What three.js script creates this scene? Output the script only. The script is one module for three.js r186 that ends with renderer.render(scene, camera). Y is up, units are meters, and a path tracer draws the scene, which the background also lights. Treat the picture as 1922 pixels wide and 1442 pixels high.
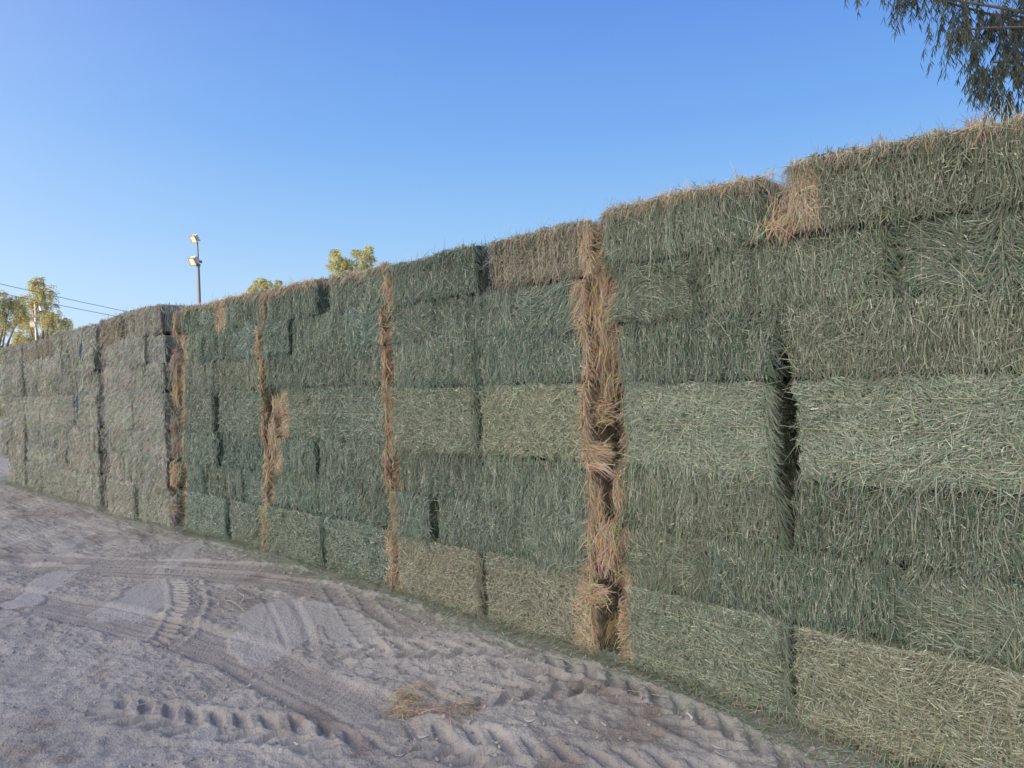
import * as THREE from 'three';
import { mergeGeometries } from 'three/addons/utils/BufferGeometryUtils.js';

// ------------------------------------------------------------------ camera, sky, sun, exposure
const scene = new THREE.Scene();
const D2R = Math.PI / 180;
const CAM = { h: 1.92, d: 3.89, yaw: 45.06 * D2R, pitch: -0.5 * D2R, roll: 1.7 * D2R };
const camera = new THREE.PerspectiveCamera(2 * Math.atan(721 / 1388) / D2R, 1024 / 768, 0.05, 3000);
{
  const f = new THREE.Vector3(-Math.cos(CAM.yaw) * Math.cos(CAM.pitch), Math.sin(CAM.pitch), -Math.sin(CAM.yaw) * Math.cos(CAM.pitch));
  const r0 = f.clone().cross(new THREE.Vector3(0, 1, 0)).normalize(), u0 = r0.clone().cross(f);
  camera.position.set(0, CAM.h, CAM.d);
  camera.up.copy(u0.multiplyScalar(Math.cos(CAM.roll)).addScaledVector(r0, Math.sin(CAM.roll)));
  camera.lookAt(camera.position.clone().add(f));
}
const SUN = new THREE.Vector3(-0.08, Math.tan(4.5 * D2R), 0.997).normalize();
const smooth = (a, b, x) => { const t = Math.min(1, Math.max(0, (x - a) / (b - a))); return t * t * (3 - 2 * t); };
const lerp = (a, b, t) => a + (b - a) * t;
{
  const W = 512, H = 256, data = new Float32Array(W * H * 4);
  const stops = [[0, 0.60, 0.79, 0.97], [6, 0.46, 0.70, 0.965], [11, 0.315, 0.575, 0.94], [18, 0.19, 0.43, 0.885], [28, 0.116, 0.288, 0.785], [50, 0.08, 0.21, 0.64], [90, 0.065, 0.17, 0.55]];
  for (let j = 0; j < H; j++) for (let i = 0; i < W; i++) {
    const el = ((j + 0.5) / H - 0.5) * 180, az = ((i + 0.5) / W - 0.5) * 2 * Math.PI;
    const y = Math.sin(el * D2R), c = Math.cos(el * D2R), x = c * Math.cos(az), z = c * Math.sin(az);
    let col;
    if (el < 0) col = [0.33, 0.32, 0.31];
    else {
      let k = 0; while (k < stops.length - 2 && el > stops[k + 1][0]) k++;
      const t = Math.min(1, (el - stops[k][0]) / (stops[k + 1][0] - stops[k][0]));
      col = [1, 2, 3].map(m => lerp(stops[k][m], stops[k + 1][m], t));
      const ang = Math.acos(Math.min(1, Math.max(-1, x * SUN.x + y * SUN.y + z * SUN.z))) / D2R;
      const a = 6 * Math.exp(-ang / 8) + 3.3 * Math.exp(-ang * ang / (2 * 37 * 37));   // low-sun aureole, widened and strengthened as added fill for the shaded yard
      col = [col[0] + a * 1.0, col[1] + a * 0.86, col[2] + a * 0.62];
    }
    data.set([col[0], col[1], col[2], 1], (j * W + i) * 4);
  }
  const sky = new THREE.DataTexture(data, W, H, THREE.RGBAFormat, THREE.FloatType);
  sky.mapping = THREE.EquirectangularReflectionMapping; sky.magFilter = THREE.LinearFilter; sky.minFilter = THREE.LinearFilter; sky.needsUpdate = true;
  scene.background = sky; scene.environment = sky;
}
const sun = new THREE.DirectionalLight(new THREE.Color().setRGB(1, 0.82, 0.56), 5);
sun.position.copy(SUN).multiplyScalar(120); sun.castShadow = true;
sun.shadow.mapSize.set(4096, 4096); sun.shadow.camera.left = -90; sun.shadow.camera.right = 60; sun.shadow.camera.top = 40; sun.shadow.camera.bottom = -30; sun.shadow.camera.far = 400;
sun.target.position.set(-20, 0, 0); sun.position.add(sun.target.position); scene.add(sun, sun.target);
const renderer = new THREE.WebGLRenderer({ antialias: true });
renderer.setSize(1024, 768);
renderer.toneMapping = THREE.LinearToneMapping; renderer.toneMappingExposure = 1;
renderer.shadowMap.enabled = true;

// ------------------------------------------------------------------ helpers
function rng(seed) { let a = seed >>> 0; return () => { a = (a + 0x6D2B79F5) | 0; let t = Math.imul(a ^ (a >>> 15), 1 | a); t = (t + Math.imul(t ^ (t >>> 7), 61 | t)) ^ t; return ((t ^ (t >>> 14)) >>> 0) / 4294967296; }; }
const R = rng(20240611);
const rr = (a, b, r = R) => a + (b - a) * r();
const gauss = (r = R) => (r() + r() + r() + r() - 2) * 0.866;
const hash = (x, y, z) => { let h = Math.imul(x, 374761393) ^ Math.imul(y, 668265263) ^ Math.imul(z, 2147483647 ^ 0x5bd1e995); h = Math.imul(h ^ (h >>> 13), 1274126177); return ((h ^ (h >>> 16)) >>> 0) / 4294967296; };
function vn(x, y, z) {                                    // value noise, -1..1
  const xi = Math.floor(x), yi = Math.floor(y), zi = Math.floor(z); let fx = x - xi, fy = y - yi, fz = z - zi;
  fx = fx * fx * (3 - 2 * fx); fy = fy * fy * (3 - 2 * fy); fz = fz * fz * (3 - 2 * fz);
  const a = lerp(hash(xi, yi, zi), hash(xi + 1, yi, zi), fx), b = lerp(hash(xi, yi + 1, zi), hash(xi + 1, yi + 1, zi), fx);
  const c = lerp(hash(xi, yi, zi + 1), hash(xi + 1, yi, zi + 1), fx), d = lerp(hash(xi, yi + 1, zi + 1), hash(xi + 1, yi + 1, zi + 1), fx);
  return lerp(lerp(a, b, fy), lerp(c, d, fy), fz) * 2 - 1;
}
const fbm = (x, y, z, n = 3) => { let s = 0, a = 0.55; for (let i = 0; i < n; i++) { s += a * vn(x, y, z); x = x * 2.03 + 7.1; y = y * 2.03 + 3.7; z = z * 2.03 + 1.9; a *= 0.5; } return s; };
const used = {};
const numbered = n => { const k = used[n] = (used[n] ?? -1) + 1; return k ? `${n}_${String(k).padStart(3, '0')}` : n; };
function tag(o, label, category, group, kind) { if (label) o.userData.label = label; if (category) o.userData.category = category; if (group) o.userData.group = group; if (kind) o.userData.kind = kind; return o; }
function thing(name, pos = [0, 0, 0], label, category, group) { const g = new THREE.Group(); g.name = numbered(name); g.position.set(...pos); tag(g, label, category, group); scene.add(g); return g; }
function part(name, geo, mat, parent, kind) { const m = new THREE.Mesh(geo, mat); m.name = parent === scene ? numbered(name) : name; m.castShadow = m.receiveShadow = true; if (kind) m.userData.kind = kind; parent.add(m); return m; }
const std = (rgb, rough = 0.9, extra = {}) => new THREE.MeshStandardMaterial({ color: new THREE.Color().setRGB(...rgb), roughness: rough, ...extra });

// ribbons: every stalk, leaf and straw is a narrow strip of its own
class Strips {
  constructor() { this.p = []; this.n = []; this.c = []; this.i = []; this.count = 0; }
  // pts: centre line (2-4 points), w: half width, side: a vector across it, prof: width factors
  add(pts, w, side, col, prof) {
    const base = this.p.length / 3, m = pts.length;
    for (let k = 0; k < m; k++) {
      const a = pts[Math.max(0, k - 1)], b = pts[Math.min(m - 1, k + 1)];
      const dx = b[0] - a[0], dy = b[1] - a[1], dz = b[2] - a[2];
      let sx = side[1] * dz - side[2] * dy, sy = side[2] * dx - side[0] * dz, sz = side[0] * dy - side[1] * dx;   // normal = side x dir
      let l = Math.hypot(sx, sy, sz) || 1; sx /= l; sy /= l; sz /= l;
      const ww = w * (prof ? prof[k] : 1), q = pts[k];
      this.p.push(q[0] - side[0] * ww, q[1] - side[1] * ww, q[2] - side[2] * ww, q[0] + side[0] * ww, q[1] + side[1] * ww, q[2] + side[2] * ww);
      this.n.push(sx, sy, sz, sx, sy, sz);
      this.c.push(col[0], col[1], col[2], col[0], col[1], col[2]);
    }
    for (let k = 0; k < m - 1; k++) { const a = base + 2 * k; this.i.push(a, a + 1, a + 2, a + 1, a + 3, a + 2); }
    this.count++;
  }
  geo() {
    const g = new THREE.BufferGeometry();
    g.setAttribute('position', new THREE.Float32BufferAttribute(this.p, 3)); g.setAttribute('normal', new THREE.Float32BufferAttribute(this.n, 3));
    g.setAttribute('color', new THREE.Float32BufferAttribute(this.c, 3)); g.setIndex(this.i); return g;
  }
}
const norm = v => { const l = Math.hypot(...v) || 1; return [v[0] / l, v[1] / l, v[2] / l]; };
const cross = (a, b) => [a[1] * b[2] - a[2] * b[1], a[2] * b[0] - a[0] * b[2], a[0] * b[1] - a[1] * b[0]];

// ------------------------------------------------------------------ textures
function dataTex(W, H, arr, srgb) { const t = new THREE.DataTexture(arr, W, H, THREE.RGBAFormat); t.wrapS = t.wrapT = THREE.RepeatWrapping; t.magFilter = THREE.LinearFilter; t.minFilter = THREE.LinearMipmapLinearFilter; t.generateMipmaps = true; if (srgb) t.colorSpace = THREE.SRGBColorSpace; t.needsUpdate = true; return t; }
const toS = v => Math.round(255 * Math.min(1, Math.max(0, v <= 0.0031308 ? 12.92 * v : 1.055 * Math.pow(v, 1 / 2.4) - 0.055)));
function hayTexture(seed, spread, lmin, lmax, n) {        // matted strands, 0.6 m square
  const S = 1024, r = rng(seed), col = new Uint8Array(S * S * 4), hgt = new Uint8Array(S * S * 4), zb = new Float32Array(S * S).fill(-1);
  for (let k = 0; k < S * S; k++) { const v = 0.3; col[4 * k] = toS(v * 0.9); col[4 * k + 1] = toS(v); col[4 * k + 2] = toS(v * 0.9); col[4 * k + 3] = 255; hgt[4 * k + 3] = 255; }
  for (let s = 0; s < n; s++) {
    const a = Math.PI / 2 + gauss(r) * spread, L = rr(lmin, lmax, r), hw = rr(1.2, 4.2, r), x0 = r() * S, y0 = r() * S, z = s / n * 0.55 + r() * 0.3, bend = gauss(r) * 0.0016;
    const v = rr(0.28, 1, r), warm = r(), cr = v * (warm > 0.8 ? 1.12 : 0.95), cg = v, cb = v * (warm > 0.8 ? 0.75 : 0.9);
    let x = x0, y = y0;
    for (let t = 0; t < L; t += 1) {
      const aa = a + bend * t; x += Math.cos(aa); y += Math.sin(aa);
      const nx = -Math.sin(aa), ny = Math.cos(aa);
      for (let w = -hw; w <= hw; w += 0.8) {
        const px = ((Math.round(x + nx * w) % S) + S) % S, py = ((Math.round(y + ny * w) % S) + S) % S, id = py * S + px, h = z + 0.14 * (1 - (w / hw) * (w / hw));
        if (h > zb[id]) { zb[id] = h; col[4 * id] = toS(cr); col[4 * id + 1] = toS(cg); col[4 * id + 2] = toS(cb); hgt[4 * id] = hgt[4 * id + 1] = hgt[4 * id + 2] = Math.min(255, h * 255); }
      }
    }
  }
  return { map: dataTex(S, S, col, true), bump: dataTex(S, S, hgt, false) };
}
const TV = hayTexture(11, 0.22, 60, 260, 7000), TR = hayTexture(12, 1.1, 40, 150, 9000);
const hayBody = { flat: new THREE.MeshStandardMaterial({ map: TV.map, bumpMap: TV.bump, bumpScale: 0.012, roughness: 1, vertexColors: true }), edge: new THREE.MeshStandardMaterial({ map: TR.map, bumpMap: TR.bump, bumpScale: 0.012, roughness: 1, vertexColors: true }) };
hayBody.end = hayBody.edge;
const stalkMat = new THREE.MeshStandardMaterial({ vertexColors: true, roughness: 0.78, side: THREE.DoubleSide });

// ------------------------------------------------------------------ ground
const baseKnots = [[-60, -0.2], [-21, -0.16], [-18, -0.14], [-13.2, -0.07], [-10.3, -0.01], [-7.8, 0.06], [-5.4, 0.055], [-4.3, 0.03], [-2.9, 0.03], [-2, -0.01], [-1, -0.05], [3, -0.06]];
function baseG(u) { const K = baseKnots; if (u <= K[0][0]) return K[0][1]; for (let i = 0; i < K.length - 1; i++) if (u < K[i + 1][0]) return lerp(K[i][1], K[i + 1][1], smooth(K[i][0], K[i + 1][0], u)); return K[K.length - 1][1]; }
// wheel tracks: [half width, kind, pitch, depth, points]
const TRACKS = [
  [0.24, 'rib', 0.055, 0.022, [[-14, 4.3], [-9.8, 3.05], [-8.2, 2.45], [-6.9, 2.08], [-5.8, 1.78], [-4.8, 1.6], [-3.74, 1.58], [-2.9, 1.62], [-1.5, 1.9]]],
  [0.20, 'rib', 0.07, 0.018, [[-13, 3.6], [-9.62, 2.15], [-8.68, 1.64], [-7.71, 1.1], [-6.94, 0.72], [-6.2, 0.5], [-5.2, 0.38], [-4.3, 0.42]]],
  [0.17, 'rib', 0.07, 0.016, [[-13, 3.0], [-10.2, 1.9], [-8.9, 1.36], [-7.9, 0.86], [-7.0, 0.42], [-6.2, 0.2]]],
  [0.13, 'lug', 0.105, 0.022, [[-7.5, 1.1], [-7.13, 1.17], [-6.43, 1.42], [-5.8, 1.78], [-5.5, 2.1]]],
  [0.075, 'oval', 0.125, 0.05, [[-6.15, 0.24], [-6.02, 0.29], [-5.53, 0.5], [-5.1, 0.67], [-4.7, 0.81], [-4.37, 0.94], [-4.1, 1.02]]],
  [0.065, 'oval', 0.125, 0.035, [[-5.7, 0.2], [-5.2, 0.42], [-4.6, 0.6]]],
  [0.19, 'lug', 0.16, 0.028, [[-3.75, 1.5], [-3.34, 1.05], [-3.17, 0.71], [-2.95, 0.4], [-2.7, 0.2]]],
  [0.19, 'lug', 0.17, 0.028, [[-3.35, 1.62], [-2.98, 1.42], [-2.59, 1.26], [-2.1, 0.95], [-1.7, 0.8]]],
  [0.17, 'lug', 0.16, 0.03, [[-3.6, 0.42], [-3.0, 0.36], [-2.4, 0.36], [-1.94, 0.4], [-1.4, 0.5]]],
  [0.18, 'lug', 0.18, 0.03, [[-4.7, 1.15], [-4.1, 0.7], [-3.75, 0.35], [-3.4, 0.15]]],
  [0.16, 'lug', 0.17, 0.028, [[-4.9, 2.6], [-4.2, 2.25], [-3.7, 1.95], [-3.2, 1.75]]],
  [0.03, 'groove', 1, 0.014, [[-6.1, 0.9], [-5.4, 1.15], [-4.75, 1.4]]],
  [0.05, 'groove', 1, 0.018, [[-6.0, 0.72], [-5.2, 1.02], [-4.5, 1.34]]],
];
const PATCH = [ // smooth packed films of silt: centre, half lengths, turn
  [-8.3, 2.05, 0.75, 0.2, -0.55], [-6.95, 1.62, 0.62, 0.24, -0.62], [-5.35, 1.16, 0.72, 0.26, -0.45], [-5.0, 0.82, 0.62, 0.16, -0.4], [-3.75, 0.46, 0.2, 0.12, 0.2],
  [-8.6, 0.62, 0.8, 0.16, -0.5], [-4.0, 2.3, 0.3, 0.12, -0.3], [-10.6, 1.25, 0.5, 0.12, -0.5]];
function trackAt(u, z) {
  let h = 0, flat = 0, brown = 0;
  for (const [hw, kind, pitch, depth, P] of TRACKS) {
    let best = 9, bs = 0, bd = 0, s0 = 0;
    for (let i = 0; i < P.length - 1; i++) {
      const ax = P[i][0], az = P[i][1], dx = P[i + 1][0] - ax, dz = P[i + 1][1] - az, L = Math.hypot(dx, dz);
      const t = Math.min(1, Math.max(0, ((u - ax) * dx + (z - az) * dz) / (L * L))), ex = u - ax - t * dx, ez = z - az - t * dz, d = Math.hypot(ex, ez);
      if (d < best) { best = d; bs = s0 + t * L; bd = (ex * -dz + ez * dx) / L > 0 ? d : -d; }
      s0 += L;
    }
    if (best > hw * 1.6) continue;
    const e = best / hw, wob = vn(u * 6, z * 6, 3) * 0.25 + 1, end = smooth(0, 0.3, bs) * smooth(0, 0.3, s0 - bs), inn = (1 - smooth(0.75, 1.05, e)) * end, rim = Math.exp(-Math.pow((e - 1.18) / 0.2, 2)) * end;
    if (kind === 'rib') {
      h += -depth * inn * wob + 0.010 * rim + inn * (0.0060 * smooth(-0.3, 0.3, Math.sin(2 * Math.PI * (bs + Math.abs(bd) * 0.5) / pitch)) * (0.5 + 0.5 * vn(u * 3, z * 3, 17)) + 0.006 * vn(bd * 26, bs * 0.7, 5)) * wob;
      flat = Math.max(flat, inn * 0.75); brown = Math.max(brown, inn);
    } else if (kind === 'lug') {
      const side = bd > 0 ? 0.5 : 0, ph = (bs + Math.abs(bd) * 0.8 + vn(u * 9, z * 9, 8) * 0.012) / pitch + side, f = ph - Math.floor(ph), bar = smooth(0.08, 0.16, f) * (1 - smooth(0.52, 0.66, f));
      h += -depth * bar * inn * (1 - Math.exp(-Math.pow(bd / 0.02, 2))) * wob + 0.014 * rim * wob + depth * 0.25 * inn * (1 - bar);
      flat = Math.max(flat, inn * 0.3);
    } else if (kind === 'oval') {
      const f = (bs / pitch) % 1 - 0.5; h += -depth * end * Math.exp(-Math.pow(f / 0.3, 4) - Math.pow(e / 0.95, 4)) * wob + 0.008 * rim;
      flat = Math.max(flat, inn * 0.4);
    } else { h += -depth * Math.exp(-e * e * 2) * end * wob + 0.005 * rim; }
  }
  return [h, flat, brown];
}
function patchAt(u, z) { let m = 0; for (const [cx, cz, a, b, t] of PATCH) { const c = Math.cos(t), s = Math.sin(t), x = ((u - cx) * c - (z - cz) * s) / a, y = ((u - cx) * s + (z - cz) * c) / b; m = Math.max(m, 1 - smooth(0.86, 1.0, Math.pow(x * x * x * x + y * y * y * y, 0.25) + vn(u * 2.6, z * 2.6, 1) * 0.42 + vn(u * 7, z * 7, 4) * 0.2 + vn(u * 24, z * 24, 14) * 0.06)); } return m; }
function groundInfo(u, z) {
  const far = Math.hypot(u + 5, z) > 60 ? 0 : 1;
  let h = baseG(u);
  if (!far) return [h, 0, 0, 0];
  const [th, flat, brown] = trackAt(u, z), pm = patchAt(u, z), rough = (1 - 0.92 * pm) * (1 - flat);
  const far2 = smooth(-8.5, -10.5, u);
  const ru = u + z * 1.9, rz = z - u * 0.12;               // drag ruts in the far part
  h += 0.018 * fbm(u * 0.9, z * 0.9, 5, 2) + 0.026 * rough * fbm(u * 3.1, z * 3.1, 2, 3) + 0.016 * rough * (0.5 - Math.abs(vn(u * 9, z * 9, 6))) + 0.012 * rough * (0.4 - Math.abs(vn(u * 21, z * 21, 9))) + 0.006 * rough * vn(u * 46, z * 46, 2);
  h += far2 * 0.030 * fbm(ru * 0.5, rz * 4.2, 3, 3);
  h += pm * 0.004 + pm * 0.0025 * vn((u * 0.85 + z * 0.5) * 5, (z * 0.85 - u * 0.5) * 24, 3);
  h += th * (1 - 0.4 * pm);
  if (z < 0.15 && u > -22) h = lerp(h, baseG(u), 0.6);
  return [h, pm, brown, rough];
}
const groundY = (u, z) => groundInfo(u, z)[0];
{
  const axis = segs => { const o = []; for (const [a, b, n] of segs) for (let i = 0; i < n; i++) o.push(a + (b - a) * i / n); o.push(segs[segs.length - 1][1]); return o; };
  const U = axis([[-1200, -200, 8], [-200, -60, 12], [-60, -23, 40], [-23, -9.5, 230], [-9.5, -5.6, 220], [-5.6, -0.9, 430], [-0.9, 3, 60], [3, 60, 20], [60, 1200, 10]]);
  const Z = axis([[-1200, -200, 8], [-200, -30, 14], [-30, -2, 24], [-2, -0.4, 16], [-0.4, 2.5, 255], [2.5, 3.4, 45], [3.4, 5, 20], [5, 60, 24], [60, 1200, 8]]);
  const nu = U.length, nz = Z.length, P = new Float32Array(nu * nz * 3), C = new Float32Array(nu * nz * 3), T = new Float32Array(nu * nz * 2), I = [];
  for (let j = 0; j < nz; j++) for (let i = 0; i < nu; i++) {
    const u = U[i], z = Z[j], k = j * nu + i, [h, pm, brown] = groundInfo(u, z);
    P.set([u, h, z], 3 * k); T.set([u / 2.6, z / 2.6], 2 * k);
    const n = fbm(u * 1.7, z * 1.7, 12, 3), n2 = fbm(u * 7, z * 7, 15, 2);
    let c = [0.392, 0.36, 0.318].map(v => v * (1 + 0.22 * n + 0.16 * n2));
    const packed = [0.465, 0.435, 0.395], brn = [0.35, 0.312, 0.275], litter = [0.24, 0.195, 0.16], chaff = [0.30, 0.36, 0.27];
    c = c.map((v, m) => lerp(v, packed[m], pm * 0.85)); c = c.map((v, m) => lerp(v, brn[m] * (1 + 0.1 * n2), brown * (1 - pm) * 0.75));
    const li = smooth(0.18, 0.42, fbm(u * 1.3 + 4, z * 2.1, 33, 3)) * smooth(0.0, 0.3, n2 + 0.2) * (1 - pm); c = c.map((v, m) => lerp(v, litter[m], li * 0.7));
    const ch = (u > -22 && u < 0) ? smooth(0.42 + 0.25 * n, 0.05, z) * smooth(-0.35, 0.25, fbm(u * 5, z * 9, 41, 3) + 0.1) : 0; c = c.map((v, m) => lerp(v, chaff[m], ch * 0.55));
    C.set(c, 3 * k);
  }
  for (let j = 0; j < nz - 1; j++) for (let i = 0; i < nu - 1; i++) { const a = j * nu + i; I.push(a, a + nu, a + 1, a + 1, a + nu, a + nu + 1); }
  const g = new THREE.BufferGeometry(); g.setAttribute('position', new THREE.BufferAttribute(P, 3)); g.setAttribute('color', new THREE.BufferAttribute(C, 3)); g.setAttribute('uv', new THREE.BufferAttribute(T, 2)); g.setIndex(I); g.computeVertexNormals();
  const S = 2048, col = new Uint8Array(S * S * 4), bmp = new Uint8Array(S * S * 4), r = rng(77);
  const oct = [[48, 0.2], [120, 0.3], [320, 0.32], [1024, 0.18]].map(([n, a]) => { const t = new Float32Array(n * n); for (let k = 0; k < n * n; k++) t[k] = r(); return { n, a, t }; });
  const samp = (o, x, y) => { x *= o.n / S; y *= o.n / S; const xi = Math.floor(x), yi = Math.floor(y), fx = x - xi, fy = y - yi, n = o.n, x1 = (xi + 1) % n, y1 = (yi + 1) % n; return lerp(lerp(o.t[yi * n + xi], o.t[yi * n + x1], fx), lerp(o.t[y1 * n + xi], o.t[y1 * n + x1], fx), fy); };
  for (let y = 0; y < S; y++) for (let x = 0; x < S; x++) {
    let s = 0; for (const o of oct) s += o.a * samp(o, x, y);
    const k = 4 * (y * S + x), v = 0.72 + 0.26 * (s - 0.5) + (oct[3].t[(y >> 1) * 1024 + (x >> 1)] > 0.985 ? 0.2 : 0); col[k] = toS(v * 1.01); col[k + 1] = toS(v); col[k + 2] = toS(v * 0.985); col[k + 3] = 255; bmp[k] = bmp[k + 1] = bmp[k + 2] = s * 255; bmp[k + 3] = 255;
  }
  const m = new THREE.MeshStandardMaterial({ map: dataTex(S, S, col, true), bumpMap: dataTex(S, S, bmp, false), bumpScale: 0.013, vertexColors: true, roughness: 1 });
  m.color.setRGB(1.38, 1.38, 1.38);
  tag(part('ground', g, m, scene), 'sandy grey dirt yard with wheel tracks and silt patches', 'ground', null, 'structure');
}

// ------------------------------------------------------------------ hay bales
const GREEN = [0.2, 0.234, 0.158], EDGE = [0.335, 0.362, 0.255], GREY = [0.45, 0.442, 0.372], GREYE = [0.47, 0.462, 0.39], TAN = [0.57, 0.435, 0.28], BROWN = [0.35, 0.29, 0.205], PALE = [0.57, 0.575, 0.44];
const LB = 1.1, TF = 0.385, TE = 0.545;                    // length, flat height, on-edge height
let baleSeed = 100;
function bale(o) {
  // o: x0,x1 (along the wall), y0,y1, zf (front), depth, style, base, tan:{L,R,top}, brown, dens, w, label
  const L = o.x1 - o.x0, H = o.y1 - o.y0, Dp = o.depth, a = L / 2, b = H / 2, c = Dp / 2, rad = o.shag ? 0.05 : 0.034, seed = baleSeed++, r = rng(seed * 7919), sx = seed * 3.17;
  const g = thing('hay_bale', [(o.x0 + o.x1) / 2, o.y0, o.zf - c], o.label, 'hay bale', o.group);
  g.rotation.set(gauss(r) * 0.010, gauss(r) * 0.012, gauss(r) * (o.tilt ?? 0.006) + (o.rz ?? 0));
  const band = o.style === 'flat';
  const disp = (x, y, z) => {
    let d = (o.shag ? 0.035 : 0.024) * fbm(x * 2.6 + sx, y * 2.6, z * 2.6, 2) + 0.013 * vn(x * 11 + sx, y * (band ? 4 : 11), z * 11);
    if (band) d += 0.016 * vn(x * 17 + sx, y * 1.3, z * 2) + 0.007 * vn(x * 45 + sx, y * 3, z * 5);
    else d += 0.009 * vn(x * 26 + sx, y * 26, z * 26);
    if (Math.abs(x) > a - 0.02) d += 0.030 * vn(y * 6.5 + sx, z * 3, x) + 0.012 * vn(y * 19 + sx, z * 9, x);
    return d;
  };
  const surf = (x, y, z, deep) => {                              // a point of the box surface, moved to the hay's surface; y measured from the middle
    const qx = Math.max(-(a - rad), Math.min(a - rad, x)), qy = Math.max(-(b - rad), Math.min(b - rad, y)), qz = Math.max(-(c - rad), Math.min(c - rad, z));
    let nx = x - qx, ny = y - qy, nz = z - qz; const l = Math.hypot(nx, ny, nz) || 1; nx /= l; ny /= l; nz /= l;
    const dd = rad + disp(x, y, z) * (Math.abs(ny) > 0.8 && !o.fringe ? 0.5 : 1) - (Math.abs(ny) > 0.8 ? 0 : 0.006 + (deep ?? 0)); const X = qx + nx * dd; return [X + (x > 0 ? (o.kR ?? 0) : (o.kL ?? 0)) * (y / b) * Math.pow(Math.abs(x) / a, 6), qy + ny * dd + b + 0.012 * vn(x * 2.2 + sx, 5, 2) * Math.min(1, Math.abs(y) / b), qz + nz * dd, nx, ny, nz];
  };
  const tan = o.tan ?? {};
  const bleach = (x, y, z) => {                            // how far the hay is sun-bleached here: the old outer ends and tops
    const e = 0.05 * vn(x * 6 + sx, y * 6, z * 6 + 3) + 0.02 * vn(x * 30, y * 8 + sx, z * 30); let t = o.brown ?? 0;
    if (tan.L) t = Math.max(t, smooth(tan.L + 0.03, tan.L - 0.03, x + a + e)); if (tan.R) t = Math.max(t, smooth(tan.R + 0.03, tan.R - 0.03, a - x + e));
    if (tan.end) t = Math.max(t, smooth(0.02, 0.0, a - x + 0.2 * e)); if (tan.top) t = Math.max(t, smooth(tan.top + 0.02, tan.top - 0.02, b - y + e * 0.6));
    if (tan.bot) t = Math.max(t, smooth(tan.bot + 0.03, tan.bot - 0.03, b + y + e)); return t;
  };
  const patchy = (x, y, z) => fbm(x * 3 + sx, y * 3 + 9, z * 3, 2), tone = o.tone ?? rr(0.86, 1.14, r), hue = gauss(r) * (o.shag ? 0.035 : 0.08);
  const brownTo = o.brown ? BROWN : TAN;
  const colAt = (x, y, z, pb) => { const t = pb + bleach(x, y, z), p = patchy(x, y, z); return [0, 1, 2].map(m => lerp(o.base[m] * tone * (1 + [hue, 0, -0.6 * hue][m]) * (1 + 0.30 * p * (m === 1 ? 0.8 : 1)), (o.brown && t <= (o.brown + 0.01) ? BROWN : TAN)[m], Math.min(1, t))); };
  // body
  const step = o.step, geo = new THREE.BoxGeometry(L, H, Dp, Math.round(L / step), Math.max(4, Math.round(H / step)), Math.max(3, Math.round(Dp / step / 2)));
  const P = geo.attributes.position, N = geo.attributes.normal, T = geo.attributes.uv, C = new Float32Array(P.count * 3);
  for (let k = 0; k < P.count; k++) {
    const x = P.getX(k), y = P.getY(k), z = P.getZ(k), s = surf(x, y, z, o.hidden ? 0 : 0.012), nx = Math.abs(N.getX(k)), ny = Math.abs(N.getY(k));
    T.setXY(k, (nx > 0.5 ? z : x) / 0.6 + sx, (ny > 0.5 ? z : y) / 0.6 + sx * 0.37); P.setXYZ(k, s[0], s[1], s[2]); C.set(colAt(x, y, z, 0), 3 * k);
  }
  geo.setAttribute('color', new THREE.BufferAttribute(C, 3)); geo.computeVertexNormals();
  part('body', geo, hayBody[o.style], g);
  if (o.hidden) return g;
  // stalks lying on the faces
  const st = new Strips(), sc = o.wide ?? 1;
  const faceStalk = (face, x, y) => {
    // local frame of the face: e1, e2 across, n out
    const f = face === 'front' ? { e1: [1, 0, 0], e2: [0, 1, 0], p: [x, y, c], h: [a, b] } : { e1: [0, 0, -1], e2: [0, 1, 0], p: [a, y, -x], h: [c, b] };
    let ang, len; const q = r();
    const long = r() < (o.style === 'edge' ? 0.03 : 0.05);
    const vert = 0.5 + 0.38 * vn(x * 2.7 + sx, y * 4.5, 11); if (o.style === 'flat') { ang = q < vert ? Math.PI / 2 + gauss(r) * 0.3 + 0.3 * vn(x * 4 + sx, y * 6, 7) : r() * Math.PI; len = q < vert ? rr(0.025, 0.10, r) : rr(0.015, 0.065, r); }
    else if (o.style === 'edge') { ang = q < 0.5 ? gauss(r) * 0.5 + 0.75 * vn(x * 5 + sx, y * 5, 0) : r() * Math.PI; len = rr(0.014, 0.06, r); }
    else { ang = 1.2 + 2.6 * vn(x * 3.2 + sx, y * 3.2, 4) + gauss(r) * 0.4; if (q < 0.3) ang = r() * Math.PI; len = rr(0.025, 0.11, r); }
    const fleck = !long && r() < 0.14; if (fleck) len = rr(0.010, 0.030, r);
    if (long) { len = rr(0.10, 0.25, r); if (r() < 0.6) ang += gauss(r) * 0.6; }
    const two = len < 0.08;
    { const ey = Math.abs(Math.sin(ang)) * len * 0.5, lim = f.h[1] + 0.004; if (r() < (o.shag ? 0.05 : 0.2)) y = Math.max(-lim + ey, Math.min(lim - ey, y)); f.p[1] = Math.max(-b, Math.min(b, y)); }
    const w0 = r(), hw = (long ? 0.0012 : fleck ? 0.0016 : 0.0007 + w0 * w0 * 0.0020) * sc, pts = [], lift = (fleck ? 0.004 : -0.008) + r() * (fleck ? 0.014 : 0.026) * (0.7 + 0.3 * sc), curl = gauss(r) * 0.12, tiltUp = gauss(r) * 0.10;
    let nn = [0, 0, 1];
    const bl = bleach(f.p[0], f.p[1], f.p[2]);
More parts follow.
